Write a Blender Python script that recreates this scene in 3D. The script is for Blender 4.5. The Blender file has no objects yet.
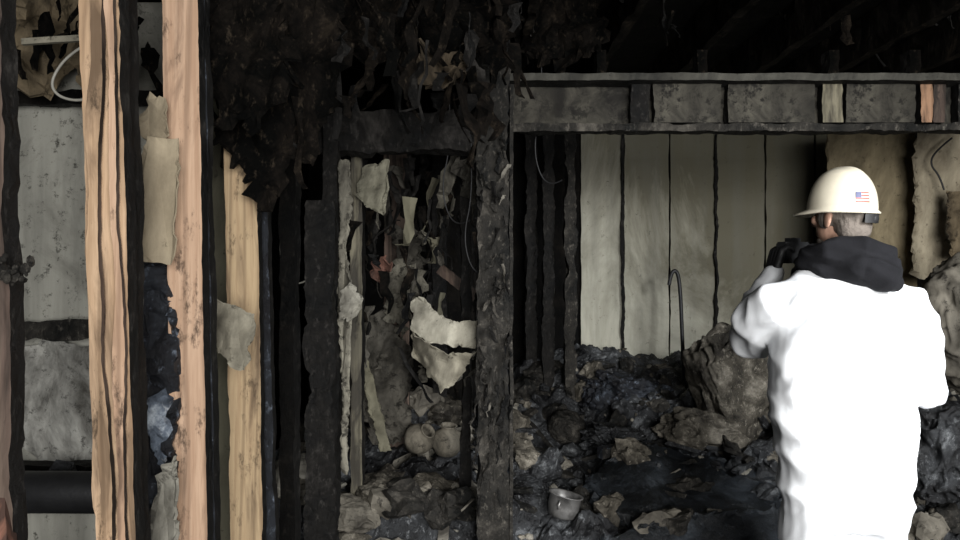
import bpy, bmesh, math, random
from mathutils import Vector, Matrix, Euler, noise as mn
random.seed(7)
CAMZ=1.55; F=800.0
def W(px,py,d):
    return Vector(((px-480)/F*d, d, CAMZ-(py-270)/F*d))
sc=bpy.context.scene
sc.view_settings.view_transform='Standard'

# ------------------------------------------------------------ materials
class G:
    def __init__(s,name,spec=.5):
        s.m=bpy.data.materials.new(name); s.m.use_nodes=True
        s.t=s.m.node_tree; s.b=s.t.nodes['Principled BSDF']
        s.b.inputs['Specular IOR Level'].default_value=spec
        s.tc=s.t.nodes.new('ShaderNodeTexCoord')
    def n(s,t,**k):
        x=s.t.nodes.new(t)
        for a,v in k.items(): setattr(x,a,v)
        return x
    def l(s,a,b): s.t.links.new(a,b)
    def mp(s,sx=1,sy=1,sz=1,off=(0,0,0)):
        m=s.n('ShaderNodeMapping'); m.inputs['Scale'].default_value=(sx,sy,sz); m.inputs['Location'].default_value=off
        s.l(s.tc.outputs['Object'],m.inputs['Vector']); return m.outputs[0]
    def warp(s,v,amt,scale):
        x=s.n('ShaderNodeTexNoise'); x.inputs['Scale'].default_value=scale; x.inputs['Detail'].default_value=3
        s.l(v,x.inputs['Vector'])
        m=s.n('ShaderNodeVectorMath',operation='MULTIPLY_ADD'); s.l(x.outputs['Color'],m.inputs[0]); m.inputs[1].default_value=(amt,amt,amt); s.l(v,m.inputs[2])
        return m.outputs[0]
    def noise(s,scale,v=None,detail=6,rough=.6,dist=0):
        x=s.n('ShaderNodeTexNoise'); x.inputs['Scale'].default_value=scale; x.inputs['Detail'].default_value=detail
        x.inputs['Roughness'].default_value=rough; x.inputs['Distortion'].default_value=dist
        s.l(v if v else s.mp(),x.inputs['Vector']); return x.outputs['Fac']
    def vor(s,scale,v=None,feat='F1'):
        x=s.n('ShaderNodeTexVoronoi'); x.feature=feat; x.inputs['Scale'].default_value=scale
        s.l(v if v else s.mp(),x.inputs['Vector']); return x.outputs['Distance']
    def math(s,op,a,b):
        m=s.n('ShaderNodeMath',operation=op)
        for i,v in enumerate((a,b)):
            if hasattr(v,'is_output'): s.l(v,m.inputs[i])
            else: m.inputs[i].default_value=v
        return m.outputs[0]
    def xyz(s):
        x=s.n('ShaderNodeSeparateXYZ'); s.l(s.tc.outputs['Object'],x.inputs[0]); return x.outputs
    def ramp(s,fac,stops):
        r=s.n('ShaderNodeValToRGB'); e=r.color_ramp.elements
        while len(e)<len(stops): e.new(0.5)
        for i,(p,c) in enumerate(stops):
            e[i].position=p; c=c if isinstance(c,(tuple,list)) else (c,c,c); e[i].color=(*c,1)
        s.l(fac,r.inputs[0]); return r.outputs[0]
    def mix(s,fac,a,b,mode='MIX'):
        m=s.n('ShaderNodeMix',data_type='RGBA',blend_type=mode)
        for i,v in ((0,fac),(6,a),(7,b)):
            if hasattr(v,'is_output'): s.l(v,m.inputs[i])
            elif i==0: m.inputs[0].default_value=v
            else: m.inputs[i].default_value=(*v,1)
        return m.outputs[2]
    def col(s,v):
        if hasattr(v,'is_output'): s.l(v,s.b.inputs['Base Color'])
        else: s.b.inputs['Base Color'].default_value=(*v,1)
    def rough(s,v):
        if hasattr(v,'is_output'): s.l(v,s.b.inputs['Roughness'])
        else: s.b.inputs['Roughness'].default_value=v
    def bump(s,h,strength=.5,dist=.01,prev=None):
        b=s.n('ShaderNodeBump'); b.inputs['Strength'].default_value=strength; b.inputs['Distance'].default_value=dist
        s.l(h,b.inputs['Height'])
        if prev: s.l(prev,b.inputs['Normal'])
        s.l(b.outputs[0],s.b.inputs['Normal']); return b.outputs[0]

def m_char(name,lo=(.003,.003,.003),mid=(.010,.009,.008),hi=(.05,.046,.042),scale=24,rough=(.5,.9),stops=(.43,.55,.69),bs=.5,zs=.5,spec=.22,fleck=.4):
    g=G(name,spec)
    f=g.noise(4.5,detail=12,rough=.72,dist=.4)
    c=g.ramp(f,[(stops[0],lo),(stops[1],mid),(stops[2],hi)])
    fine=g.noise(45,g.mp(1,1,.6),detail=6,rough=.75)
    c=g.mix(g.ramp(fine,[(.56,0.),(.70,fleck)]),c,tuple(min(1,x*2.2) for x in hi))
    wv=g.warp(g.mp(1,1,zs),.09,9)
    v=g.vor(scale,wv,'DISTANCE_TO_EDGE')
    mask=g.ramp(g.noise(3.3,detail=3),[(.45,0.),(.6,1.)])
    crack=g.math('MULTIPLY',g.ramp(v,[(0,0.),(.2,1.)]),mask)
    g.col(c); g.rough(g.ramp(f,[(.35,rough[0]),(.65,rough[1])]))
    p=g.bump(crack,bs,.008); g.bump(g.noise(28,g.mp(1,1,.7),detail=10,rough=.78),.9,.014,p)
    return g.m
def m_wood(name,a,b,dark,seed=0,soot=.55,gz=None):
    g=G(name,.25)
    v=g.mp(1,1,.05,(seed,seed*2,0))
    gr=g.noise(70,v,detail=5,dist=.4)
    big=g.noise(7,g.mp(1.6,1,.28,(seed*3,0,seed)),detail=5,rough=.6,dist=1.2)
    if gz:
        h=g.math('MAXIMUM',g.math('MULTIPLY',g.math('SUBTRACT',g.xyz()[2],gz[0]),gz[1]),0.)
        big=g.math('ADD',big,h)
    c=g.mix(g.ramp(gr,[(.38,0.),(.62,1.)]),a,b)
    w=g.n('ShaderNodeTexWave'); w.inputs['Scale'].default_value=7; w.inputs['Distortion'].default_value=7; w.inputs['Detail'].default_value=3
    g.l(g.mp(1,1,.07,(seed,0,0)),w.inputs['Vector'])
    c=g.mix(g.ramp(w.outputs['Fac'],[(.0,.6),(.18,0.)]),c,tuple(x*.55 for x in a))
    c=g.mix(g.ramp(big,[(soot-.07,0.),(soot+.1,.9)]),c,dark)
    sp=g.noise(18,g.mp(1,1,.4,(0,seed,3)),detail=8,rough=.75)
    c=g.mix(g.ramp(sp,[(.57,0.),(.66,.85)]),c,tuple(x*.4 for x in dark))
    k=g.vor(2.6,g.mp(1,.2,.55,(seed*.37,0,seed*.71)))
    c=g.mix(g.ramp(k,[(.03,.9),(.09,0.)]),c,tuple(x*.6 for x in dark))
    g.col(c); g.rough(.75); g.bump(gr,.5,.004); return g.m
def m_sooty(name,base,soot=(.02,.019,.017),amt=.5,sc_=3.0,spots=.6,rough=.8,vs=(1,1,.6),gx=None,gz=None,streak=.6):
    g=G(name,.2)
    f=g.noise(sc_,g.mp(*vs),detail=10,rough=.68,dist=.6)
    o=g.xyz()
    if gx: f=g.math('ADD',f,g.math('MULTIPLY',g.math('SUBTRACT',o[0],gx[0]),gx[1]))
    if gz: f=g.math('ADD',f,g.math('MULTIPLY',g.math('SUBTRACT',o[2],gz[0]),gz[1]))
    c=g.mix(g.ramp(f,[(amt-.12,0.),(amt+.14,1.)]),base,soot)
    s=g.noise(20,detail=8,rough=.8)
    c=g.mix(g.ramp(s,[(spots-.02,0.),(spots+.05,.9)]),c,tuple(x*.5 for x in soot))
    s2=g.noise(9,g.mp(1,1,.12),detail=6)
    c=g.mix(g.ramp(s2,[(.42,0.),(.68,streak)]),c,tuple(x*.3 for x in base))
    g.col(c); g.rough(rough); g.bump(s,.4,.006); return g.m
def m_plain(name,col,rough=.6,metal=0,bump=0,bscale=80,var=.25,spec=.5):
    g=G(name,spec); f=g.noise(12,detail=6)
    g.col(g.mix(g.ramp(f,[(.4,0.),(.62,1.)]),col,tuple(x*(1-var) for x in col)))
    g.rough(rough); g.b.inputs['Metallic'].default_value=metal
    if bump: g.bump(g.noise(bscale),bump,.003)
    return g.m

CHAR=m_char('charred_wood')
CHARA=m_char('charred_wood_ashen',(.006,.006,.0055),(.028,.0255,.022),(.13,.118,.10),scale=34,stops=(.42,.55,.70))
CHARB=m_char('charred_wood_blue_ash',(.004,.004,.006),(.016,.019,.025),(.17,.20,.25),scale=22,rough=(.4,.8),stops=(.45,.57,.72),spec=.4)
SOOTB=m_char('soot_black',(.002,.002,.002),(.005,.0045,.004),(.014,.012,.010),scale=9,bs=.3,spec=.08)
BROWN=m_char('scorched_insulation',(.002,.002,.0018),(.010,.008,.0065),(.07,.054,.038),scale=14,rough=(.9,.98),stops=(.44,.56,.76),bs=.3,zs=1,spec=.06,fleck=.25)
DEB=m_char('burnt_rubble',(.005,.005,.006),(.028,.030,.033),(.24,.25,.26),scale=34,rough=(.35,.85),stops=(.43,.55,.69),zs=1,spec=.45)
DEBR=m_char('brown_ash_rubble',(.02,.017,.013),(.095,.084,.066),(.32,.29,.24),scale=34,rough=(.6,.9),stops=(.40,.52,.66),zs=1,spec=.3)
WET=m_char('wet_charred_sheet',(.004,.005,.006),(.013,.016,.020),(.055,.066,.08),scale=7,rough=(.32,.6),bs=.25,zs=1,spec=.5)
ASH=m_sooty('ashen_plaster',(.34,.315,.265),(.05,.045,.038),.5,6,.56)
ASH2=m_sooty('pale_plaster',(.42,.40,.34),(.08,.073,.06),.50,5,.57)
EDGE=m_sooty('sooty_drywall_edge',(.30,.28,.225),(.04,.036,.03),.47,6,.55)
DRY=m_sooty('sooty_drywall',(.41,.40,.35),(.07,.064,.052),.535,2.6,.565,gz=(1.9,.2))
PAN=m_sooty('smoke_stained_panel',(.47,.455,.375),(.12,.11,.075),.545,1.8,.62,.6,(1,1,.45),gx=(1.1,.18),gz=(1.4,.22),streak=.5)
TANW=m_sooty('scorched_tan_board',(.34,.28,.175),(.06,.045,.026),.52,2.4,.6)
TANB=m_sooty('scorched_tan_insulation',(.24,.185,.115),(.035,.027,.018),.49,6,.57)
PAPER=m_sooty('kraft_paper',(.36,.30,.21),(.15,.12,.08),.56,3,.64)
WHT=m_sooty('torn_drywall_paper',(.50,.47,.385),(.14,.13,.10),.53,5,.59)
WHT2=m_sooty('dingy_drywall_paper',(.37,.34,.265),(.10,.09,.07),.51,5,.58)
GREYC=m_sooty('sooty_grey_fabric',(.21,.19,.155),(.035,.031,.026),.5,4,.57)
GREYD=m_sooty('dark_sooty_panel',(.13,.12,.10),(.02,.018,.015),.48,5,.55)
WD1=m_wood('weathered_stud_wood',(.37,.245,.15),(.49,.34,.22),(.10,.065,.04),1,.54,(1.75,.16))
WD2=m_wood('fir_stud_wood',(.39,.25,.165),(.50,.34,.235),(.12,.075,.05),5,.60,(1.8,.14))
WD3=m_wood('pine_stud_wood',(.35,.245,.145),(.45,.33,.20),(.12,.08,.05),9,.55,(1.5,.12))
WDR=m_wood('red_stud_wood',(.22,.10,.07),(.32,.15,.10),(.04,.025,.02),3,.5)
WDD=m_wood('smoked_stud_wood',(.11,.075,.06),(.15,.11,.085),(.02,.015,.012),4,.48)
OLIVE=m_sooty('olive_drywall_edge',(.24,.225,.16),(.05,.044,.033),.55,2,.62)
METAL=m_plain('blackened_steel',(.04,.04,.042),.5,.6,.3)
POTM=m_plain('sooty_aluminium',(.34,.33,.32),.38,.7,.3,var=.7)
CLAY=m_sooty('sooty_clay',(.24,.215,.17),(.045,.04,.033),.50,9,.58)
WIRE=m_plain('white_cable',(.5,.48,.42),.5)
BLK=m_plain('black_rubber',(.012,.012,.013),.6)
BCLOTH=m_plain('black_fleece',(.010,.010,.012),.95,0,.6,160,spec=.2)
SUIT=m_plain('white_coverall_fabric',(.87,.885,.91),.7,0,.15,120,.03,.2)
HATM=m_plain('cream_hard_hat_plastic',(.70,.64,.51),.38,0,0,80,.12)
SKIN=m_plain('skin',(.42,.25,.18),.55,0,.2)
HAIR=m_plain('grey_hair',(.17,.145,.125),.85,0,1,260,.7,.2)
RED=m_plain('flag_red',(.45,.07,.05),.5); WHI=m_plain('flag_white',(.6,.58,.52),.5); BLU=m_plain('flag_blue',(.06,.07,.18),.5)
ORG=m_sooty('orange_fibre',(.16,.08,.06),(.04,.025,.02),.5,9,.6)

# ------------------------------------------------------------ mesh helpers
def obj(name,bm,mats,smooth=False,loc=None,parent=None):
    if loc is not None:
        bmesh.ops.translate(bm,verts=bm.verts,vec=-Vector(loc))
    me=bpy.data.meshes.new(name); bm.to_mesh(me); bm.free()
    for m in (mats if isinstance(mats,(list,tuple)) else [mats]): me.materials.append(m)
    if smooth:
        for p in me.polygons: p.use_smooth=True
    o=bpy.data.objects.new(name,me); bpy.context.collection.objects.link(o)
    if loc is not None: o.location=loc
    if parent: o.parent=parent
    return o
def empty(name,loc=(0,0,0)):
    e=bpy.data.objects.new(name,None); e.location=loc; bpy.context.collection.objects.link(e); return e
def under(o,p):
    o.parent=p; o.matrix_parent_inverse=Matrix.Translation(-p.location); return o
def N3(p,s,o=0):
    q=Vector(p)*s+Vector((o,o*1.7,o*.3)); return Vector((mn.noise(q),mn.noise(q+Vector((31,7,3))),mn.noise(q+Vector((5,19,41)))))
def box(bm,x0,x1,y0,y1,z0,z1,mi=0):
    vs=[bm.verts.new((x,y,z)) for z in (z0,z1) for y in (y0,y1) for x in (x0,x1)]
    for f in ((0,2,3,1),(4,5,7,6),(0,1,5,4),(2,6,7,3),(0,4,6,2),(1,3,7,5)):
        bm.faces.new([vs[i] for i in f]).material_index=mi
def beam_bm(bm,A,B,w,t,seg=36,jit=.003,chip=.0,seed=0,bow=0.0,u=Vector((1,0,0)),mf=0,ms=0,wig=0):
    A=Vector(A);B=Vector(B); ax=(B-A).normalized()
    v=ax.cross(u).normalized(); u=v.cross(ax).normalized()
    prof=[]
    k=5
    for i in range(k): prof.append((-.5+i/(k),-.5,0))
    for i in range(3): prof.append((.5,-.5+i/3,1))
    for i in range(k): prof.append((.5-i/k,.5,0))
    for i in range(3): prof.append((-.5,.5-i/3,1))
    rings=[]
    for s in range(seg+1):
        f=s/seg; c=A.lerp(B,f)+u*bow*math.sin(f*math.pi)
        if wig: c=c+u*wig*(mn.noise(Vector((seed,c.z*2.2,0)))+.4*mn.noise(Vector((seed,c.z*7,4))))
        ww=1+(1.2*mn.noise(Vector((seed+9,c.z*4,0))) if wig else 0)
        r=[]
        for (a,b,_) in prof:
            p=c+u*a*w*ww+v*b*t
            nn=N3(p,9,seed)+N3(p,40,seed)*.5
            p=p+(u*nn.x+v*nn.y)*jit
            if chip and abs(abs(a)-.5)<.01:
                q=mn.noise(Vector((p.z*6+seed,p.x*5,p.y*5+seed)))+.4*mn.noise(Vector((p.z*40,seed,p.x*40)))
                p-=u*(1 if a>0 else -1)*max(0,q)*chip
            r.append(bm.verts.new(p))
        rings.append(r)
    n=len(prof)
    for s in range(seg):
        for i in range(n):
            j=(i+1)%n
            f=bm.faces.new((rings[s][i],rings[s][j],rings[s+1][j],rings[s+1][i]))
            f.material_index=ms if prof[i][2] else mf
    bm.faces.new(rings[0][::-1]).material_index=ms; bm.faces.new(rings[-1]).material_index=ms
def beam(name,A,B,w,t,mats,parent=None,**k):
    bm=bmesh.new(); ms=1 if isinstance(mats,(list,tuple)) and len(mats)>1 else 0
    beam_bm(bm,A,B,w,t,ms=ms,**k); bmesh.ops.recalc_face_normals(bm,faces=bm.faces)
    o=obj(name,bm,mats,loc=Vector(A))
    if parent: under(o,parent)
    return o
def sheet(name,pts,mat,th=.004,amp=.02,freq=6,edge=.03,seed=0,ragged=.008):
    P=[W(*p) for p in pts]
    bm=bmesh.new(); vs=[bm.verts.new(p) for p in P]; bm.faces.new(vs)
    bmesh.ops.triangulate(bm,faces=bm.faces[:])
    for _ in range(6):
        es=[e for e in bm.edges if e.calc_length()>edge]
        if not es: break
        bmesh.ops.subdivide_edges(bm,edges=es,cuts=1); bmesh.ops.triangulate(bm,faces=bm.faces[:])
    for v in bm.verts:
        p=v.co.copy(); n=N3(p,freq,seed)+N3(p,freq*3,seed)*.35
        v.co+=Vector((n.x*.25,n.y,n.z*.25))*amp
        if v.is_boundary:
            v.co+=(N3(p,45,seed)+N3(p,14,seed))*ragged*2
    o=obj(name,bm,mat,smooth=False,loc=P[0])
    m=o.modifiers.new('thick','SOLIDIFY'); m.thickness=th; m.offset=0
    return o
def tube_bm(bm,pts,n=14,mi=0,cap=True):
    P=[Vector(p) for p,_ in pts]; R=[r for _,r in pts]
    if cap:
        d0=(P[0]-P[1]).normalized(); d1=(P[-1]-P[-2]).normalized()
        r0,r1=R[0],R[-1]
        P=[P[0]+d0*r0*.95,P[0]+d0*r0*.7]+P+[P[-1]+d1*r1*.7,P[-1]+d1*r1*.95]
        R=[r0*.25,r0*.7]+R+[r1*.7,r1*.25]
    up=Vector((.13,.31,.9)); rings=[]
    for i,p in enumerate(P):
        t=(P[min(i+1,len(P)-1)]-P[max(i-1,0)]).normalized()
        if i==0: a=t.cross(up).normalized()
        else: a=(a-t*a.dot(t)).normalized()
        b=t.cross(a)
        rings.append([bm.verts.new(p+(a*math.cos(k*2*math.pi/n)+b*math.sin(k*2*math.pi/n))*R[i]) for k in range(n)])
    for s in range(len(P)-1):
        for k in range(n):
            bm.faces.new((rings[s][k],rings[s][(k+1)%n],rings[s+1][(k+1)%n],rings[s+1][k])).material_index=mi
    bm.faces.new(rings[0][::-1]).material_index=mi; bm.faces.new(rings[-1]).material_index=mi
def stack_bm(bm,lv,n=28,mi=0):
    rings=[]
    for (cx,cy,z,rx,ry) in lv:
        rings.append([bm.verts.new((cx+rx*math.copysign(abs(math.cos(a))**.85,math.cos(a)),cy+ry*math.copysign(abs(math.sin(a))**.85,math.sin(a)),z)) for a in [k*2*math.pi/n for k in range(n)]])
    for s in range(len(lv)-1):
        for k in range(n): bm.faces.new((rings[s][k],rings[s][(k+1)%n],rings[s+1][(k+1)%n],rings[s+1][k])).material_index=mi
    bm.faces.new(rings[0][::-1]); bm.faces.new(rings[-1])
def ell_bm(bm,c,r,rot=None,seg=20):
    res=bmesh.ops.create_uvsphere(bm,u_segments=seg,v_segments=seg//2+2,radius=1)
    M=Matrix.Translation(c)@(rot.to_matrix().to_4x4() if rot else Matrix())@Matrix.Diagonal((*r,1))
    bmesh.ops.transform(bm,matrix=M,verts=res['verts']); return res['verts']
def fuse(name,bm,mats,voxel,smooth_it=6,disp=None):
    bmesh.ops.recalc_face_normals(bm,faces=bm.faces)
    o=obj(name+'_src',bm,mats)
    r=o.modifiers.new('r','REMESH'); r.mode='VOXEL'; r.voxel_size=voxel
    s=o.modifiers.new('s','SMOOTH'); s.iterations=smooth_it; s.factor=.5
    dg=bpy.context.evaluated_depsgraph_get()
    me=bpy.data.meshes.new_from_object(o.evaluated_get(dg)); bpy.data.objects.remove(o)
    if disp:
        nr=[v.normal.copy() for v in me.vertices]
        for v,n in zip(me.vertices,nr): v.co+=n*disp(v.co)
    me.materials.clear()
    for m in (mats if isinstance(mats,(list,tuple)) else [mats]): me.materials.append(m)
    for p in me.polygons: p.use_smooth=True; p.material_index=0
    o=bpy.data.objects.new(name,me); bpy.context.collection.objects.link(o)
    return o
def curve(name,pts,r,mat):
    cu=bpy.data.curves.new(name,'CURVE'); cu.dimensions='3D'; cu.bevel_depth=r; cu.bevel_resolution=3
    sp=cu.splines.new('NURBS'); sp.points.add(len(pts)-1)
    for i,p in enumerate(pts): sp.points[i].co=(*p,1)
    sp.use_endpoint_u=True; sp.order_u=3
    cu.materials.append(mat); o=bpy.data.objects.new(name,cu); bpy.context.collection.objects.link(o)
    return o
def ribbons(name,N,x0,x1,y0,y1,d0,d1,mats,wmin,wmax,lmin,lmax,wts):
    bm=bmesh.new()
    for i in range(N):
        p=W(random.uniform(x0,x1),random.uniform(y0,y1),random.uniform(d0,d1))
        L=random.uniform(lmin,lmax); w=random.uniform(wmin,wmax); an=random.gauss(0,.9)
        dr=Vector((random.gauss(0,.25),random.gauss(0,.2),-1)).normalized(); mi=random.choices(range(len(mats)),wts)[0]
        prev=None; K=7; sd=random.random()*50
        for k in range(K+1):
            f=k/K; c=p+dr*L*f+N3(dr*f*2,1.3,sd)*.35*L*f; a=an+mn.noise(Vector((f*2.5,sd,0)))*2
            ww=w*(1-.5*f)*random.uniform(.55,1.15)
            s=Vector((math.cos(a),math.sin(a),random.uniform(-.15,.15)))*ww/2
            cur=(bm.verts.new(c-s),bm.verts.new(c+s*.1+Vector((0,-w*.12,0))),bm.verts.new(c+s))
            if prev:
                for j in range(2): bm.faces.new((prev[j],prev[j+1],cur[j+1],cur[j])).material_index=mi
            prev=cur
    o=obj(name,bm,mats); m=o.modifiers.new('t','SOLIDIFY'); m.thickness=.003; return o

# ------------------------------------------------------------ room shell
XL,XR,YF,YB,ZC=-3.0,3.4,-1.2,5.4,2.74
def wallbox(name,b,mat):
    bm=bmesh.new(); box(bm,*b); return obj(name,bm,mat)
wallbox('floor',(XL,XR,YF,YB,-.1,0),SOOTB)
wallbox('ceiling',(XL,XR,YF,YB,ZC,ZC+.1),SOOTB)
wallbox('wall_back',(XL,XR,YB,YB+.12,0,ZC),SOOTB)
wallbox('wall_left',(XL-.12,XL,YF,YB,0,ZC),SOOTB)
wallbox('wall_right',(XR,XR+.12,YF,YB,0,ZC),SOOTB)
bm=bmesh.new()
for i,x in enumerate([-2.6,-2.2,-1.8,-1.4,-1.0,-.6,-.2,.2,.62,1.02,1.42,1.82,2.22,2.62,3.0]):
    beam_bm(bm,(x,.3,2.64),(x+random.uniform(-.03,.03),5.35,2.64),.045,.19,seg=60,jit=.012,chip=.012,seed=i)
bmesh.ops.recalc_face_normals(bm,faces=bm.faces); obj('ceiling_joists',bm,m_char('smoked_joist',(.004,.0035,.003),(.014,.012,.010),(.07,.055,.04),scale=20,bs=.3,spec=.06,stops=(.45,.58,.74),fleck=.2))

bm=bmesh.new(); box(bm,XL,-1.02,2.9,3.0,0,ZC-.22); obj('wall_partition',bm,DRY)
beam('blocking_board',W(-80,331,2.84),W(228,327,2.84),.075,.05,[CHARA,CHAR],u=Vector((0,0,1)),jit=.01,chip=.02)
beam('blocking_board',W(-60,100,2.84),W(228,96,2.84),.05,.06,[SOOTB,CHAR],u=Vector((0,0,1)),jit=.012,chip=.02)
sheet('scorched_insulation_batt',[(-20,-20,2.8),(125,-20,2.8),(125,40,2.75),(110,92,2.7),(60,62,2.7),(45,90,2.7),(20,70,2.7),(8,92,2.7),(-20,60,2.75)],TANB,.02,.10,7,.03,3,.025)
ribbons('shredded_insulation',18,5,150,-20,60,2.45,2.68,[BROWN,TANB],.02,.07,.06,.20,[4,1])
beam('cardboard_tube',W(22,42,2.42),W(92,38,2.46),.018,.018,WHT2,u=Vector((0,0,1)),jit=.001)
curve('electrical_cable',[W(95,40,2.3),W(70,52,2.3),W(50,80,2.3),(W(56,96,2.3)),W(80,102,2.3),W(100,92,2.28),W(120,80,2.25)],.004,WIRE)
bm=bmesh.new(); tube_bm(bm,[(W(-60,492,2.55),.065),(W(60,492,2.55),.066),(W(230,494,2.6),.065)],n=28); obj('drain_pipe',bm,METAL,smooth=True)
beam('blocking_board',W(-80,470,2.8),W(228,470,2.83),.05,.08,[SOOTB,CHAR],u=Vector((0,0,1)),jit=.012)
sheet('peeling_drywall_paper',[(22,345,2.86),(60,340,2.85),(98,348,2.86),(98,400,2.86),(96,462,2.86),(40,466,2.86),(20,440,2.86),(24,390,2.85)],m_sooty('silvery_plaster',(.50,.49,.45),(.08,.075,.065),.5,7,.57),.004,.03,8,.03,103)

# ------------------------------------------------------------ left stud wall
def stud(A_top,B_bot,w,mats,t=.04,**k):
    A=W(*A_top);B=W(*B_bot); d=(A-B)/(A.z-B.z)
    bot=B+d*(0-B.z); top=A+d*(2.53-A.z)
    return beam('wall_stud',bot,top,w,t,mats,seg=150,**k)
stud((-3,0,1.25),(5,540,1.25),.045,[WDD,CHAR],jit=.004,chip=.012,seed=2)
stud((104,0,1.5),(120,540,1.5),.075,[WD1,CHAR],jit=.003,chip=.014,seed=4)
stud((183,0,1.8),(193,540,1.8),.080,[WD2,CHAR],jit=.002,chip=.006,seed=6)
stud((240,0,2.2),(249,540,2.2),.09,[WD3,CHAR],jit=.002,chip=.010,seed=8)
stud((128,0,1.56),(140,540,1.56),.025,[CHARA,CHAR],jit=.004,chip=.01,seed=14)
stud((203,0,1.85),(213,540,1.85),.024,[CHARB,CHAR],jit=.003,chip=.008,seed=15)
stud((261,150,2.28),(270,540,2.28),.04,[CHARB,CHAR],jit=.004,chip=.014,seed=16)
beam('wood_splinter',W(92,-20,1.465),W(110,640,1.465),.020,.014,[WD1,WDD],seg=160,jit=.003,seed=21,wig=.014)
beam('wood_splinter',W(110,-20,1.465),W(126,640,1.465),.014,.012,[WD2,WDD],seg=160,jit=.003,seed=25,wig=.014)
beam('wall_stud',W(-4,380,1.3),W(8,600,1.2),.02,.03,[WDR,WDR],jit=.003)
bm=bmesh.new()
for i in range(46):
    p=W(random.gauss(7,9),random.gauss(272,6),1.2+random.gauss(0,.01)); ell_bm(bm,p,(random.uniform(.002,.010),)*2+(random.uniform(.002,.006),),Euler((i,i*2,i)),8)
obj('melted_junction_box',bm,CHARA,loc=W(5,272,1.2))
sheet('kraft_paper_facing',[(150,137,1.72),(178,138,1.72),(176,200,1.7),(172,264,1.72),(150,263,1.7),(137,262,1.68),(140,200,1.7),(143,160,1.72)],PAPER,.003,.012,7,.02,5,.004)
sheet('charred_insulation_strip',[(138,262,1.78),(166,262,1.78),(172,330,1.76),(170,400,1.78),(174,490,1.76),(150,540,1.78),(140,480,1.75),(142,400,1.75),(137,330,1.78)],CHARB,.02,.05,11,.012,7)
sheet('charred_insulation_strip',[(148,398,1.745),(164,392,1.745),(168,430,1.745),(158,468,1.745),(149,450,1.745)],m_char('blue_white_ash',(.03,.037,.05),(.13,.155,.195),(.55,.6,.65),stops=(.42,.53,.64)),.008,.03,14,.012,8)
sheet('hanging_wrap_strip',[(150,95,1.75),(165,110,1.73),(168,140,1.74),(150,142,1.75),(142,128,1.75)],PAPER,.003,.02,9,.015,9)
sheet('torn_plaster_sheet',[(164,478,1.72),(176,450,1.70),(178,540,1.70),(172,580,1.7),(146,580,1.7),(150,530,1.72)],ASH2,.006,.03,9,.02,11)
sheet('torn_plaster_sheet',[(213,300,1.98),(234,304,1.96),(250,318,1.95),(252,340,1.95),(246,366,1.96),(232,368,1.95),(222,356,1.97),(212,330,1.98)],WHT2,.004,.035,10,.012,13)
sheet('olive_drywall_strip',[(206,100,2.5),(226,100,2.5),(232,300,2.5),(236,640,2.5),(212,640,2.5),(210,300,2.5)],OLIVE,.012,.008,4,.04,15)

# ------------------------------------------------------------ hanging insulation, top middle
sheet('hanging_insulation',[(205,-40,2.1),(300,-40,2.15),(345,-30,2.3),(350,40,2.3),(334,100,2.3),(318,128,2.25),(303,165,2.2),(292,160,2.15),(282,196,2.1),(269,208,2.1),(258,186,2.1),(236,165,2.1),(212,140,2.1)],BROWN,.012,.10,6,.025,17,.02)
sheet('hanging_insulation',[(205,-40,2.0),(262,-40,2.0),(290,20,2.0),(292,90,1.98),(262,135,2.0),(240,110,2.0),(222,120,2.0),(207,90,2.0)],BROWN,.01,.08,7,.025,19,.02)
sheet('hanging_ceiling_scrap',[(330,-30,3.0),(480,-30,3.0),(520,30,2.95),(505,62,2.9),(470,60,2.9),(452,82,2.9),(432,70,2.9),(412,88,2.9),(398,60,2.95),(365,50,3.0),(340,70,3.0)],BROWN,.012,.2,8,.03,23,.035)
sheet('hanging_ceiling_scrap',[(420,60,2.85),(470,52,2.82),(478,70,2.82),(456,80,2.84),(440,86,2.84),(408,88,2.86)],m_sooty('dark_tan_scrap',(.15,.115,.075),(.025,.02,.015),.47,8,.55),.008,.08,12,.015,27,.02)
ribbons('shredded_ceiling_insulation',110,205,520,-30,100,2.1,3.3,[BROWN,CHAR],.01,.07,.05,.28,[12,8])
ribbons('shredded_ceiling_insulation',60,510,960,-40,30,3.2,4.8,[BROWN,CHAR],.01,.06,.05,.18,[8,8])

# ------------------------------------------------------------ middle bay
bm=bmesh.new(); box(bm,-1.02,-.02,4.75,4.83,0,2.45); obj('wall_closet_back',bm,SOOTB)
beam('closet_header',W(300,136,3.35),W(480,133,3.35),.17,.1,[CHAR,CHAR],u=Vector((0,0,1)),jit=.016,chip=.02)
def post(name,px,d,w,t,mats,z1=2.53,lean=0,**k):
    x=(px-480)/F*d
    return beam(name,(x,d,0),(x+lean,d,z1),w,t,mats,seg=110,**k)
post('charred_stud',322,2.9,.11,.08,[CHAR,CHAR],jit=.012,chip=.03,seed=31,z1=1.80)
post('charred_stud',290,2.75,.05,.08,[SOOTB,CHAR],jit=.008,seed=33)
post('charred_stud',332,3.3,.06,.09,[CHAR,CHAR],jit=.008,seed=34)
post('smoked_stud',397,4.2,.13,.04,[WDD,CHAR],jit=.005,chip=.02,seed=35,z1=2.3)
post('smoked_stud',358,3.5,.05,.09,[m_wood('sooty_olive_stud',(.15,.135,.095),(.20,.18,.13),(.025,.022,.018),6,.5),CHAR],jit=.005,chip=.01,seed=36,z1=2.2)
post('charred_stud',440,4.5,.08,.09,[CHAR,CHAR],jit=.008,seed=37,z1=2.3)
post('charred_stud',466,3.6,.05,.09,[CHAR,CHAR],jit=.01,chip=.02,seed=38,z1=2.3)
post('charred_corner_post',493,3.3,.135,.13,[CHARA,CHARB],jit=.012,chip=.025,seed=39)
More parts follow.
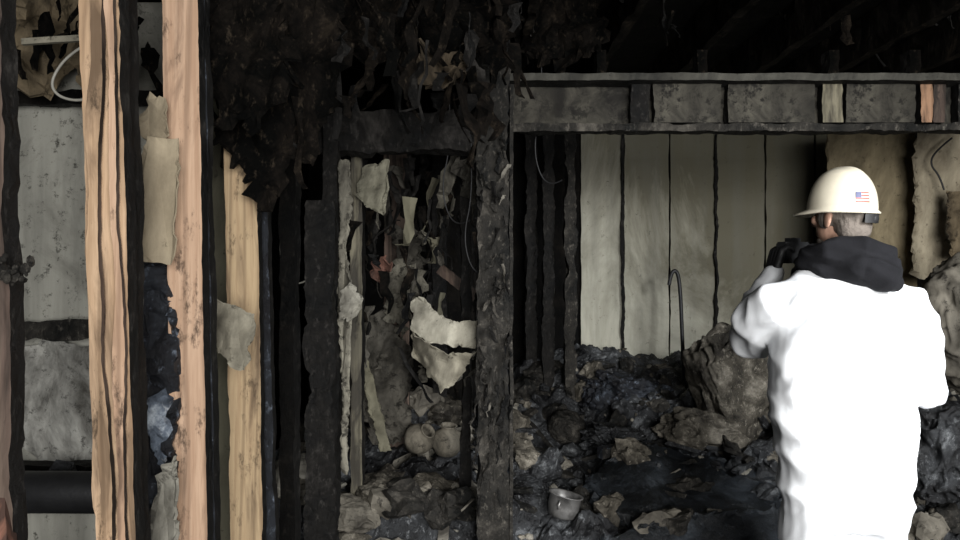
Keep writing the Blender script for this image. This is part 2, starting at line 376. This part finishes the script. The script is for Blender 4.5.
post('charred_stud',511,3.28,.014,.1,[CHARA,CHARA],jit=.004,chip=.006,seed=40,z1=2.3)
sheet('torn_drywall_edge',[(340,160,3.25),(348,162,3.25),(351,200,3.25),(346,250,3.25),(352,290,3.2),(348,330,3.25),(349,400,3.25),(346,474,3.2),(341,470,3.2),(343,380,3.25),(339,320,3.25),(341,240,3.25)],EDGE,.008,.02,8,.012,41,.006)
sheet('torn_drywall_scrap',[(362,165,3.4),(386,163,3.4),(388,192,3.38),(386,212,3.4),(368,210,3.4),(358,196,3.4)],m_sooty('olive_scrap',(.28,.265,.20),(.06,.055,.042),.52,6,.58),.008,.04,9,.015,43,.012)
sheet('drywall_scrap',[(384,275,3.9),(404,262,3.9),(420,270,3.9),(424,300,3.9),(410,322,3.9),(388,318,3.9)],EDGE,.01,.08,9,.02,45,.02)
sheet('orange_fibre_scrap',[(372,264,3.6),(386,257,3.6),(391,274,3.58),(380,286,3.6),(372,278,3.6)],ORG,.006,.05,14,.012,47,.015)
sheet('curled_drywall_paper',[(414,296,3.45),(424,300,3.42),(436,314,3.4),(452,320,3.36),(476,322,3.36),(476,350,3.36),(448,346,3.36),(428,344,3.4),(413,328,3.44)],WHT,.004,.05,7,.015,49,.008)
sheet('curled_drywall_paper',[(412,330,3.40),(430,344,3.34),(450,352,3.30),(474,354,3.30),(466,372,3.32),(452,384,3.34),(440,393,3.35),(432,378,3.36),(420,364,3.4),(412,352,3.42)],WHT2,.004,.05,7,.015,51,.008)
sheet('torn_drywall_scrap',[(454,160,3.5),(474,156,3.5),(478,190,3.45),(470,206,3.45),(462,186,3.5)],GREYD,.006,.08,11,.015,53,.02)
sheet('fallen_drywall_panel',[(352,330,3.9),(378,310,3.9),(410,345,3.95),(408,440,3.9),(372,440,3.85),(352,380,3.85)],GREYD,.012,.09,6,.025,54,.02)
sheet('fallen_drywall_panel',[(354,345,3.7),(362,340,3.7),(382,420,3.75),(390,450,3.75),(380,450,3.75)],OLIVE,.008,.04,6,.02,154,.008)
sheet('torn_drywall_scrap',[(340,288,3.15),(350,284,3.15),(360,300,3.15),(352,322,3.15),(340,318,3.15)],ASH2,.005,.05,10,.012,58,.012)
sheet('kraft_paper_scrap',[(392,225,4.0),(410,228,4.0),(428,262,4.0),(420,286,4.0),(398,280,4.0)],GREYD,.005,.06,8,.02,159,.02)
beam('leaning_brown_board',W(440,268,3.8),W(478,298,3.75),.05,.02,[WDD,CHAR],u=Vector((0,0,1)),jit=.004)
ribbons('shredded_insulation',140,340,478,150,370,3.45,4.5,[CHAR,EDGE,OLIVE,BROWN,GREYD],.015,.09,.06,.30,[8,1.0,1,6,3])
ribbons('shredded_insulation',60,478,512,120,500,3.18,3.22,[CHARA,ASH,CHAR],.008,.03,.03,.14,[4,1,4])
for i,(a,b,c) in enumerate([(285,250,3.0),(448,190,3.4),(540,150,3.5),(470,240,3.3)]):
    curve('wallboard_crack',[W(a,b-120,c),W(a+4,b-50,c),W(a-8,b,c),W(a+6,b+40,c),W(a+22,b+30,c-.05)],.003,BLK if i else WIRE)

# ------------------------------------------------------------ header of the opening
hd=empty('opening_header',(0,3.4,2.2))
HBD=m_sooty('sooty_header_board',(.085,.078,.062),(.010,.009,.008),.475,7,.54,vs=(1,1,1))
def hb(nm,x0,x1,y0,y1,d,t,mats,**k):
    return under(beam(nm,W(x0,(y0+y1)/2,d),W(x1,(y0+y1)/2,d),abs(y1-y0)/F*d,t,mats,u=Vector((0,0,1)),seg=120,**k),hd)
hb('top_plate',504,1050,77,84,3.36,.14,[m_sooty('sooty_plate_edge',(.10,.095,.08),(.02,.02,.018),.5,5),CHAR],jit=.004)
hb('back_board',508,1050,84,130,3.44,.04,[HBD,CHAR],jit=.008)
hb('bottom_plate',508,1050,125,133,3.38,.10,[CHARA,CHAR],jit=.008,chip=.012)
for i,(a,b,m) in enumerate([(508,514,CHARA),(630,648,CHAR),(652,720,HBD),(726,812,HBD),(820,840,m_wood('scorched_block',(.14,.125,.085),(.19,.17,.12),(.03,.026,.02),2,.50)),(843,912,HBD),(917,929,m_wood('orange_block',(.26,.145,.085),(.33,.195,.12),(.05,.03,.02),2,.54)),(930,942,WDD),(955,975,CHARA)]):
    x=(a+b)/2
    under(beam('block_%d'%i,W(x,123.5,3.385),W(x,85,3.385),(b-a)/F*3.385,.05,[m,CHAR],seg=20,jit=.006,chip=.01,seed=60+i),hd)
for i,px in enumerate((560,600,700,830,910)):
    x=(px-480)/F*3.6
    beam('cripple_stud',(x,3.6,2.37),(x,3.6,2.53),.045,.08,[BROWN,CHAR],seg=12,jit=.008)
sheet('hanging_ceiling_scrap',[(520,-20,3.5),(600,-20,3.5),(605,40,3.45),(585,70,3.45),(548,60,3.45),(525,74,3.45)],BROWN,.012,.16,8,.03,63,.03)

# ------------------------------------------------------------ back wall boards
bm=bmesh.new()
D=5.37
edges=[580,623,669,715,764,813,858,905]
for i in range(len(edges)-1):
    x0=(edges[i]-480)/F*D; x1=(edges[i+1]-480)/F*D
    beam_bm(bm,((x0+x1)/2,D+random.uniform(-.008,.008),.1),((x0+x1)/2+.002*i,D,2.5),x1-x0-.010,.02,seg=60,jit=.004,chip=.009,seed=71+i)
bmesh.ops.recalc_face_normals(bm,faces=bm.faces); obj('wall_paneling_boards',bm,PAN)
for i,px in enumerate((531,548,570)):
    post('charred_stud',px,5.1-.15*i,.07,.09,[CHARA if i==2 else CHAR,CHAR],jit=.014,chip=.03,seed=80+i,z1=2.5)
for i,px in enumerate((623,716)):
    post('charred_batten',px,5.335,.020,.02,[CHAR,CHAR],jit=.012,chip=.016,seed=84+i,z1=2.5)
sheet('scorched_wallboard',[(828,120,4.6),(916,120,4.6),(918,270,4.6),(914,520,4.6),(836,520,4.6),(830,300,4.6)],TANW,.015,.03,4,.05,87,.012)
sheet('wallboard_remnant',[(917,120,4.4),(1010,120,4.4),(1010,270,4.4),(960,250,4.4),(940,285,4.4),(914,275,4.4),(916,200,4.4)],m_sooty('beige_wallboard',(.46,.40,.29),(.13,.10,.065),.54,3,.59),.015,.03,6,.04,88,.015)
curve('wallboard_crack',[W(952,138,4.3),W(934,152,4.3),W(930,165,4.3),W(940,176,4.3),W(944,190,4.3)],.005,BLK)  # black curve standing in for a dark crack in the wallboard
sheet('scorched_board_strip',[(950,190,4.2),(962,190,4.2),(975,260,4.2),(955,262,4.2),(948,225,4.2)],TANB,.01,.04,9,.02,89,.015)
curve('bent_metal_rod',[W(684,380,4.85),W(682,330,4.95),W(680,285,5.0),W(677,270,5.0),W(671,272,5.0),W(669,285,5.0)],.012,METAL)

# ------------------------------------------------------------ rubble
def H(x,y):
    right=.30+(y-3.4)*.335
    left=.50+(y-3.4)*.16
    t=max(0,min(1,(x+.15)/.5)); base=left*(1-t)+right*t
    base+=.08*math.exp(-((x-.72)**2/.08+(y-5.0)**2/.2))
    base+=.22*math.exp(-((x-2.2)**2/.3+(y-4.0)**2/.5))
    k=1-.45*max(0,min(1,(y-4.4)/.6))
    base+=k*(.16*mn.noise(Vector((x*2.6,y*2.6,3)))+.10*abs(mn.noise(Vector((x*5,y*5,9)))))+.05*mn.noise(Vector((x*11,y*11,5)))+.025*mn.noise(Vector((x*24,y*24,1)))+.012*mn.noise(Vector((x*50,y*50,1)))
    e=min(1,max(0,(y-3.12)/.3)); e=e*e*(3-2*e)
    return max(.01,base*e)
def ground(px,py,d0=3.3):
    # where a sight line toward the rubble meets its surface: gives a resting spot for loose items
    d=d0
    while d<5.2:
        p=W(px,py,d)
        if p.z<=H(p.x,p.y): break
        d+=.01
    p=W(px,py,d); return Vector((p.x,p.y,H(p.x,p.y)))
G_pot=ground(561,522); G_j1=ground(446,460); G_j2=ground(411,462); G_j3=ground(382,455); G_lan=ground(566,440)
keep=[(G_pot,.13),(G_j1,.11),(G_j2,.11),(G_j3,.10),(G_lan,.14)]
def clear(x,y): return all(not(abs(x-g.x)<r and g.y-r*2.6<y<g.y+r) for g,r in keep)
bm=bmesh.new(); nx,ny=260,140; X0,X1,Y0,Y1=-1.0,3.35,3.1,5.34
vs=[[bm.verts.new((X0+(X1-X0)*i/nx,Y0+(Y1-Y0)*j/ny,H(X0+(X1-X0)*i/nx,Y0+(Y1-Y0)*j/ny))) for j in range(ny+1)] for i in range(nx+1)]
for i in range(nx):
    for j in range(ny): bm.faces.new((vs[i][j],vs[i+1][j],vs[i+1][j+1],vs[i][j+1]))
def chunk(bm,c,s,mi,sub=1):
    res=bmesh.ops.create_icosphere(bm,subdivisions=sub,radius=1); sd=random.random()*99
    M=Matrix.Translation(c)@Euler((random.gauss(0,.5),random.gauss(0,.5),random.random()*6)).to_matrix().to_4x4()@Matrix.Diagonal((s*random.uniform(.6,1.3),s*random.uniform(.6,1.1),s*random.uniform(.35,.8),1))
    for v in res['verts']:
        if sub==1: v.co*=1+random.uniform(-.3,.3)
        else: v.co*=1+.5*mn.noise(v.co*1.5+Vector((sd,0,0)))+.25*mn.noise(v.co*4+Vector((sd,0,0)))
    bmesh.ops.transform(bm,matrix=M,verts=res['verts'])
    for v in res['verts']:
        for f in v.link_faces: f.material_index=mi
def slab(bm,c,L,w,t,mi,rot):
    k=[bm.verts.new(Vector((a*L/2*random.uniform(.75,1.1),b*w/2*random.uniform(.7,1.1),e*t/2))) for e in(-1,1) for b in(-1,1) for a in(-1,1)]
    for f in ((0,2,3,1),(4,5,7,6),(0,1,5,4),(2,6,7,3),(0,4,6,2),(1,3,7,5)): bm.faces.new([k[i] for i in f]).material_index=mi
    M=Matrix.Translation(c)@rot.to_matrix().to_4x4()
    for v in k: v.co=M@v.co
for _ in range(1600):
    x=random.uniform(X0,X1-.05); y=random.uniform(3.2,5.3); z=H(x,y); s=random.choice([.012,.015,.02,.02,.03])
    pale=.55 if (x<0 or x>1.7) else .15
    if not clear(x,y): continue
    chunk(bm,Vector((x,y,z+s*.2)),s,random.choice([1,1,2,5]) if random.random()<pale else random.choice([0,0,3,5]))
for _ in range(270):
    x=random.uniform(X0,X1-.15); y=random.uniform(3.3,5.15); z=H(x,y); s=random.uniform(.05,.13)
    pale=.6 if x<0 else (.5 if x>1.7 else .2)
    if not clear(x,y): continue
    chunk(bm,Vector((x,y,z+s*.15)),s,random.choice([1,4,5,5]) if random.random()<pale else random.choice([0,0,3]),3)
for _ in range(330):
    x=random.uniform(X0,X1-.2); y=random.uniform(3.25,5.1); z=H(x,y)
    if not clear(x,y): continue
    pale=random.random()<(.4 if (x<0 or x>1.7) else .07)
    if pale: slab(bm,Vector((x,y,z+.02)),random.uniform(.04,.14),random.uniform(.03,.1),.008,random.choice([1,1,2]),Euler((random.gauss(0,.5),random.gauss(0,.5),random.random()*6)))
    else: slab(bm,Vector((x,y,z+.02)),random.uniform(.08,.35),random.uniform(.02,.05),.02,random.choice([0,3,3]),Euler((random.gauss(0,.3),random.gauss(0,.3),random.random()*6)))
bmesh.ops.recalc_face_normals(bm,faces=bm.faces)
obj('burnt_debris_pile',bm,[DEB,ASH,ASH2,CHARA,GREYC,DEBR])
bm=bmesh.new()
for _ in range(260):
    x=random.uniform(-1.75,-.95); y=random.uniform(2.2,2.75); s=random.uniform(.02,.07)
    chunk(bm,Vector((x,y,.0+abs(random.gauss(.25,.2)))),s,random.choice([0,0,1,2]))
ell_bm(bm,Vector((-1.35,2.45,.1)),(.5,.3,.4))
obj('burnt_debris_pile',bm,[DEB,ASH,CHARB])

sheet('collapsed_charred_board',[(585,478,3.85),(640,445,4.1),(700,455,4.05),(775,480,3.85),(800,540,3.45),(700,545,3.42),(640,520,3.55),(600,508,3.65)],WET,.03,.07,4,.03,91,.02)
sheet('collapsed_charred_board',[(600,540,3.38),(650,522,3.45),(740,512,3.5),(800,508,3.5),(800,560,3.28),(760,600,3.2),(600,600,3.2)],WET,.02,.05,4,.03,92,.02)
beam('fallen_charred_timber',W(600,452,4.0),W(700,438,4.3),.05,.045,[CHAR,CHARB],u=Vector((0,0,1)),jit=.012,chip=.02,seed=0)
def lump(name,c,r,rot,mat,amp=.25,fr=5,seed=0,p=.7,sharp=1.0):
    bm=bmesh.new(); bmesh.ops.create_icosphere(bm,subdivisions=6,radius=1)
    for v in bm.verts:
        q=v.co.copy(); q=Vector([math.copysign(abs(a)**p,a) for a in q])
        n=mn.fractal(v.co*fr*.3+Vector((seed,0,0)),1.0,2.1,5)
        wv=v.co+N3(v.co,1.5,seed)*.5
        rg=1-abs(mn.noise(wv*fr*.45+Vector((seed,3,3))))*3
        rg2=1-abs(mn.noise(wv*fr*1.2+Vector((seed,9,3))))*3
        v.co=q*(1+amp*n*.5+sharp*(amp*.22*rg+amp*.07*rg2))
    bmesh.ops.transform(bm,matrix=rot.to_matrix().to_4x4()@Matrix.Diagonal((*r,1)),verts=bm.verts)
    o=obj(name,bm,mat,smooth=True); o.location=c; return o
lump('burnt_sofa_cushion',W(735,388,4.4),(.21,.17,.33),Euler((.1,-.35,.2)),DEBR,.40,4,3,.8)
lump('burnt_sofa_cushion',W(700,432,4.2),(.20,.14,.10),Euler((0,.2,.1)),DEBR,.45,5,8,.85)
lump('sooty_garbage_bag',W(968,325,3.6),(.19,.2,.28),Euler((0,.1,.2)),GREYC,.40,3.5,13,.85)
lump('charred_garbage_bag',W(945,450,3.5),(.22,.2,.20),Euler((0,.1,.2)),DEB,.5,5,17)
lump('charred_garbage_bag',W(620,400,4.85),(.26,.2,.14),Euler((0,.15,.2)),CHARB,.5,8,21)
lump('charred_garbage_bag',W(615,440,4.3),(.14,.12,.07),Euler((0,.15,.5)),DEB,.6,8,23)
lump('wadded_fabric',ground(385,505)+Vector((0,0,.03)),(.12,.12,.07),Euler((0,.2,.2)),DEBR,.4,4,25,.9)
lump('wadded_fabric',ground(350,525)+Vector((0,0,.03)),(.12,.1,.07),Euler((0,.2,.2)),GREYC,.4,4,27,.9)
lump('charred_paper_lantern',G_lan+Vector((0,0,.07)),(.105,.105,.095),Euler((0,.2,.2)),CHARA,.16,8,35,1)

def revolve(bm,prof,n=32):
    rs=[[bm.verts.new((r*math.cos(a*2*math.pi/n),r*math.sin(a*2*math.pi/n),z)) for a in range(n)] for r,z in prof]
    for s in range(len(prof)-1):
        for k in range(n): bm.faces.new((rs[s][k],rs[s][(k+1)%n],rs[s+1][(k+1)%n],rs[s+1][k]))
    bm.faces.new(rs[0][::-1]); bm.faces.new(rs[-1])
bm=bmesh.new(); revolve(bm,[(.045,0),(.062,.012),(.072,.05),(.072,.1),(.08,.104),(.08,.108),(.068,.106),(.066,.05),(.05,.018),(.01,.014)])
tube_bm(bm,[((.072,0,.085),.005),((.088,0,.088),.005),((.094,.0,.07),.005),((.088,0,.055),.005),((.072,0,.055),.005)],n=8)
tube_bm(bm,[((-.072,0,.085),.005),((-.088,0,.088),.005),((-.094,.0,.07),.005),((-.088,0,.055),.005),((-.072,0,.055),.005)],n=8)
o=obj('cooking_pot',bm,POTM,smooth=True); o.location=G_pot+Vector((0,0,.02)); o.rotation_euler=(.2,.1,1.2)
def jar(c,s,rot,mat=CLAY,name='clay_jar'):
    bm=bmesh.new(); revolve(bm,[(.03,0),(.055,.01),(.075,.05),(.078,.08),(.06,.115),(.036,.13),(.034,.145),(.042,.152),(.036,.153),(.028,.145),(.03,.128),(.05,.1),(.06,.06),(.01,.02)])
    bmesh.ops.scale(bm,vec=(s,s,s),verts=bm.verts)
    o=obj(name,bm,mat,smooth=True); o.location=c; o.rotation_euler=rot
jar(G_j1+Vector((0,0,.01)),1.0,(.2,.1,0)); jar(G_j2+Vector((0,.03,.07)),.95,(.9,.3,.6)); jar(G_j3+Vector((0,-.02,.06)),.8,(-.7,.5,.2),ASH)

# ------------------------------------------------------------ PERSON
per=empty('fire_investigator',(1.22,2.7,0))
def ch(o): return under(o,per)
bm=bmesh.new()
stack_bm(bm,[(1.23,2.7,.70,.19,.13),(1.23,2.7,.85,.205,.15),(1.225,2.7,.98,.222,.158),(1.222,2.7,1.10,.232,.158),(1.218,2.7,1.25,.232,.152),(1.215,2.7,1.38,.225,.145),(1.215,2.7,1.45,.20,.13),(1.215,2.7,1.50,.15,.11),(1.22,2.7,1.55,.09,.08),(1.22,2.7,1.6,.07,.07)])
tube_bm(bm,[((1.10,2.7,1.475),.075),((1.02,2.72,1.42),.09),((.985,2.82,1.365),.088),((.992,2.91,1.305),.08),((1.035,2.955,1.42),.062),((1.085,2.97,1.525),.042)])
tube_bm(bm,[((1.32,2.7,1.475),.080),((1.41,2.7,1.415),.094),((1.465,2.705,1.30),.096),((1.485,2.72,1.175),.103),((1.42,2.85,1.15),.078),((1.34,2.95,1.2),.05)])
tube_bm(bm,[((1.13,2.7,.90),.12),((1.13,2.7,.72),.115),((1.125,2.71,.48),.100),((1.12,2.69,.25),.088),((1.12,2.69,.13),.085)])
tube_bm(bm,[((1.33,2.7,.90),.12),((1.33,2.7,.72),.115),((1.335,2.71,.48),.100),((1.34,2.69,.25),.088),((1.34,2.69,.13),.085)])
def suitd(p):
    q=p+N3(p,4,2)*.08
    a=mn.noise(Vector((q.x*5,q.y*5,q.z*6)))
    b=1-abs(mn.noise(Vector((q.x*6+q.z*4,q.y*5,q.z*7-q.x*5))))*3
    b2=1-abs(mn.noise(Vector((q.x*13-q.z*6,q.y*10,q.z*9+q.x*8))))*3
    return .009*a+.011*max(-.8,b)+.0035*max(-.8,b2)
ch(fuse('coverall',bm,SUIT,.0095,6,suitd))
bm=bmesh.new()
for x in (1.12,1.34):
    s=-1 if x<1.2 else 1
    tube_bm(bm,[((x,2.69,.17),.062),((x,2.68,.08),.06)],n=16)
    tube_bm(bm,[((x,2.645,.055),.05),((x+.01*s,2.75,.052),.048),((x+.02*s,2.86,.045),.042)],n=16)
    box(bm,x-.048,x+.055,2.6,2.9,0.001,.03)
ch(fuse('boots',bm,BLK,.008,4))
yaw=math.radians(28)
R=Matrix.Translation((1.222,2.70,1.725))@Matrix.Rotation(yaw,4,'Z')@Matrix.Rotation(math.radians(4),4,'X')@Matrix.Diagonal((.93,.93,.98,1))
def hx(bm,vs=None): bmesh.ops.transform(bm,matrix=R,verts=vs or bm.verts)
bm=bmesh.new()  # local: +y is face
ell_bm(bm,Vector((0,-.01,.035)),(.078,.098,.088)); ell_bm(bm,Vector((0,.02,-.03)),(.064,.075,.085)); ell_bm(bm,Vector((0,.055,-.085)),(.035,.035,.028))
tube_bm(bm,[((0,.098,.02),.012),((0,.112,-.005),.014),((0,.115,-.02),.016)],n=10)
for s in(-1,1):
    ell_bm(bm,Vector((s*.035,.078,-.01)),(.026,.02,.02)); ell_bm(bm,Vector((s*.03,.083,.03)),(.024,.012,.008))
    ell_bm(bm,Vector((s*.084,-.005,-.005)),(.009,.022,.034),Euler((.15,0,s*.35)))
ell_bm(bm,Vector((0,.088,-.05)),(.028,.012,.006)); ell_bm(bm,Vector((0,.086,-.062)),(.024,.012,.007))
tube_bm(bm,[((0,-.02,-.05),.058),((0,-.03,-.15),.06)],n=18)
hx(bm); ch(fuse('head',bm,SKIN,.005,3))
bm=bmesh.new()
for s in(-1,1): ell_bm(bm,Vector((s*.031,.088,.012)),(.012,.008,.009))
hx(bm); ch(obj('eyes',bm,WHI,smooth=True))
bm=bmesh.new(); ell_bm(bm,Vector((0,-.022,.035)),(.083,.098,.09)); ell_bm(bm,Vector((0,-.045,-.03)),(.068,.062,.06))
for s in(-1,1): ell_bm(bm,Vector((s*.068,.02,.0)),(.014,.03,.04))
ell_bm(bm,Vector((0,.045,-.085)),(.05,.045,.035))
hx(bm); ch(fuse('hair_and_beard',bm,HAIR,.005,3,lambda p:.003*mn.noise(Vector((p.x*130,p.y*130,p.z*50)))))
bm=bmesh.new(); n=30; rr=[]
for k in range(n+1):
    a=math.radians(246+k*84/n)
    ring=[]
    for (dr,z) in ((0,-.014),(.004,-.014),(.004,.020),(0,.020)):
        ring.append(bm.verts.new(((.084+dr)*math.cos(a),-.022+(.104+dr)*math.sin(a),z)))
    rr.append(ring)
for k in range(n):
    for j in range(4): bm.faces.new((rr[k][j],rr[k][(j+1)%4],rr[k+1][(j+1)%4],rr[k+1][j]))
bm.faces.new(rr[0]);bm.faces.new(rr[-1][::-1])
ell_bm(bm,Vector((.015,-.124,.0)),(.018,.008,.016),Euler((0,0,.1)))
hx(bm); ch(obj('ratchet_strap',bm,BLK,smooth=False))
bm=bmesh.new()
tube_bm(bm,[((1.13,2.80,1.53),.03),((1.115,2.70,1.58),.042),((1.15,2.62,1.605),.045),((1.23,2.585,1.60),.05),((1.31,2.62,1.585),.05),((1.345,2.70,1.55),.042),((1.31,2.8,1.52),.03)])
tube_bm(bm,[((1.14,2.65,1.57),.045),((1.22,2.585,1.565),.055),((1.31,2.60,1.545),.055),((1.355,2.66,1.53),.035)])
tube_bm(bm,[((1.25,2.57,1.56),.05),((1.30,2.565,1.53),.045),((1.335,2.575,1.51),.025)])
ell_bm(bm,Vector((1.22,2.7,1.58)),(.11,.1,.07))
ch(fuse('hood_collar',bm,BCLOTH,.006,3,lambda p:.013*(1-2*abs(mn.noise(Vector((p.x*8,p.y*8,p.z*24+p.x*8)))))))
def hand(name,wr,fwd,pn,thumb_side,curl):
    X=Vector(fwd).normalized(); Z=-Vector(pn); Z=(Z-X*Z.dot(X)).normalized(); Y=Z.cross(X)*thumb_side
    def T(x,y,z): return Vector(wr)+X*x+Y*y+Z*z
    bm=bmesh.new()
    for y in(-.028,-.010,.010,.028): tube_bm(bm,[(T(0,y*.6,0),.017),(T(.05,y,0),.016),(T(.088,y*1.05,0),.013)],n=10)
    for i,(y,L) in enumerate(((-.031,.058),(-.010,.072),(.011,.078),(.032,.070))):
        p=T(.088,y,0); pts=[(p,.0105)]; a=0; q=Vector((.088,y,0))
        for k,fr in enumerate((.45,.32,.23)):
            a+=curl*(1+.1*i); q=q+Vector((math.cos(a)*L*fr,0,-math.sin(a)*L*fr)); pts.append((T(*q),.010-.0012*k))
        tube_bm(bm,pts,n=10)
    tube_bm(bm,[(T(.02,.028,-.004),.014),(T(.045,.052,-.014),.012),(T(.068,.060,-.03),.0105),(T(.088,.058,-.044),.009)],n=10)
    return ch(fuse(name,bm,BLK,.0035,2))
hand('glove_left',(1.085,2.972,1.535),(.25,.05,1),(1,.2,-.1),1,.75)
hand('glove_right',(1.34,2.955,1.205),(-.75,.35,.35),(0,-1,.2),1,.5)
bm=bmesh.new(); box(bm,-.06,.06,-.025,.025,-.04,.04); bmesh.ops.bevel(bm,geom=bm.edges[:],offset=.006,segments=2)
tube_bm(bm,[((0,.02,0),.03),((0,.06,0),.03),((0,.075,0),.028)],n=24)
box(bm,-.02,.02,-.02,.02,.038,.055)
bmesh.ops.transform(bm,matrix=Matrix.Translation((1.175,3.005,1.615))@Matrix.Rotation(yaw,4,'Z'),verts=bm.verts)
ch(obj('handheld_camera',bm,BLK))
# hard hat
bm=bmesh.new()
n=64
def hatp(a,f,off=0):
    rx,ry,hz=.102+off,.114+off,.140+off
    th=f*math.pi/2
    c=math.cos(th)**.75; s=math.sin(th)
    ridge=.006*math.exp(-(math.cos(a)*c/.13)**2)*(1 if f>.25 else f/.25)
    return Vector((rx*c*math.cos(a),ry*c*math.sin(a)-.01,(hz+ridge)*s))
rings=[]
for fi in range(17):
    f=fi/16*.985
    rings.append([bm.verts.new(hatp(k*2*math.pi/n,f)) for k in range(n)])
for s in range(16):
    for k in range(n): bm.faces.new((rings[s][k],rings[s][(k+1)%n],rings[s+1][(k+1)%n],rings[s+1][k]))
bm.faces.new(rings[-1])
def brim(k,o,dz):
    a=k*2*math.pi/n; fr=max(0,math.sin(a)); ext=.008+.045*fr**2
    return Vector(((.102+ext*o)*math.cos(a),(.114+ext*o)*math.sin(a)-.01,-.006*o-.012*o*fr+dz))
b1=[bm.verts.new(brim(k,1,0)) for k in range(n)]; b2=[bm.verts.new(brim(k,1,-.006)) for k in range(n)]; b3=[bm.verts.new(brim(k,-.25,-.008)) for k in range(n)]
b4=[bm.verts.new(brim(k,-.3,.02)) for k in range(n)]
for A_,B_ in((rings[0],b1),(b1,b2),(b2,b3),(b3,b4)):
    for k in range(n): bm.faces.new((A_[k],B_[k],B_[(k+1)%n],A_[(k+1)%n]))
bmesh.ops.recalc_face_normals(bm,faces=bm.faces)
HM=Matrix.Translation((1.212,2.70,1.752))@Matrix.Rotation(math.radians(32),4,'Z')@Matrix.Rotation(math.radians(3),4,'X')
o=obj('hard_hat',bm,HATM,smooth=True); o.matrix_world=HM
bm=bmesh.new(); nu,nv=10,7
a0=math.radians(232); a1=math.radians(258); f0,f1=.10,.26
g=[[bm.verts.new(hatp(a0+(a1-a0)*i/nu,f0+(f1-f0)*j/nv,.0018)) for j in range(nv+1)] for i in range(nu+1)]
for i in range(nu):
    for j in range(nv):
        f=bm.faces.new((g[i][j],g[i+1][j],g[i+1][j+1],g[i][j+1])); f.material_index=2 if (j>=3 and i<4) else (0 if j%2==0 else 1)
bmesh.ops.recalc_face_normals(bm,faces=bm.faces)
st=obj('flag_sticker',bm,[RED,WHI,BLU],smooth=True); st.parent=o

# ------------------------------------------------------------ lights
def area(name,loc,tgt,size,e,col,sy=None,spread=180):
    l=bpy.data.lights.new(name,'AREA'); l.energy=e; l.color=col; l.size=size; l.spread=math.radians(spread)
    if sy: l.shape='RECTANGLE'; l.size_y=sy
    o=bpy.data.objects.new(name,l); bpy.context.collection.objects.link(o); o.location=loc
    o.rotation_euler=(Vector(tgt)-Vector(loc)).to_track_quat('-Z','Y').to_euler()
area('daylight_opening',(1.1,-2.6,1.7),(.9,4,1.0),2.2,155,(1,.995,.975),1.8,115)
area('figure_fill_light',(2.3,.2,2.4),(1.3,2.7,1.2),.6,22,(.97,.99,1.0),None,60)  # added fill lamp aimed at the figure to whiten the suit, no real source
w=bpy.data.worlds.new('world'); sc.world=w; w.use_nodes=True
w.node_tree.nodes['Background'].inputs[0].default_value=(.8,.9,1,1); w.node_tree.nodes['Background'].inputs[1].default_value=.10

cam=bpy.data.cameras.new('camera'); cam.lens=30; cam.sensor_width=36; cam.clip_start=.05
co=bpy.data.objects.new('camera',cam); bpy.context.collection.objects.link(co)
co.location=(0,0,CAMZ); co.rotation_euler=(math.pi/2,0,0); sc.camera=co
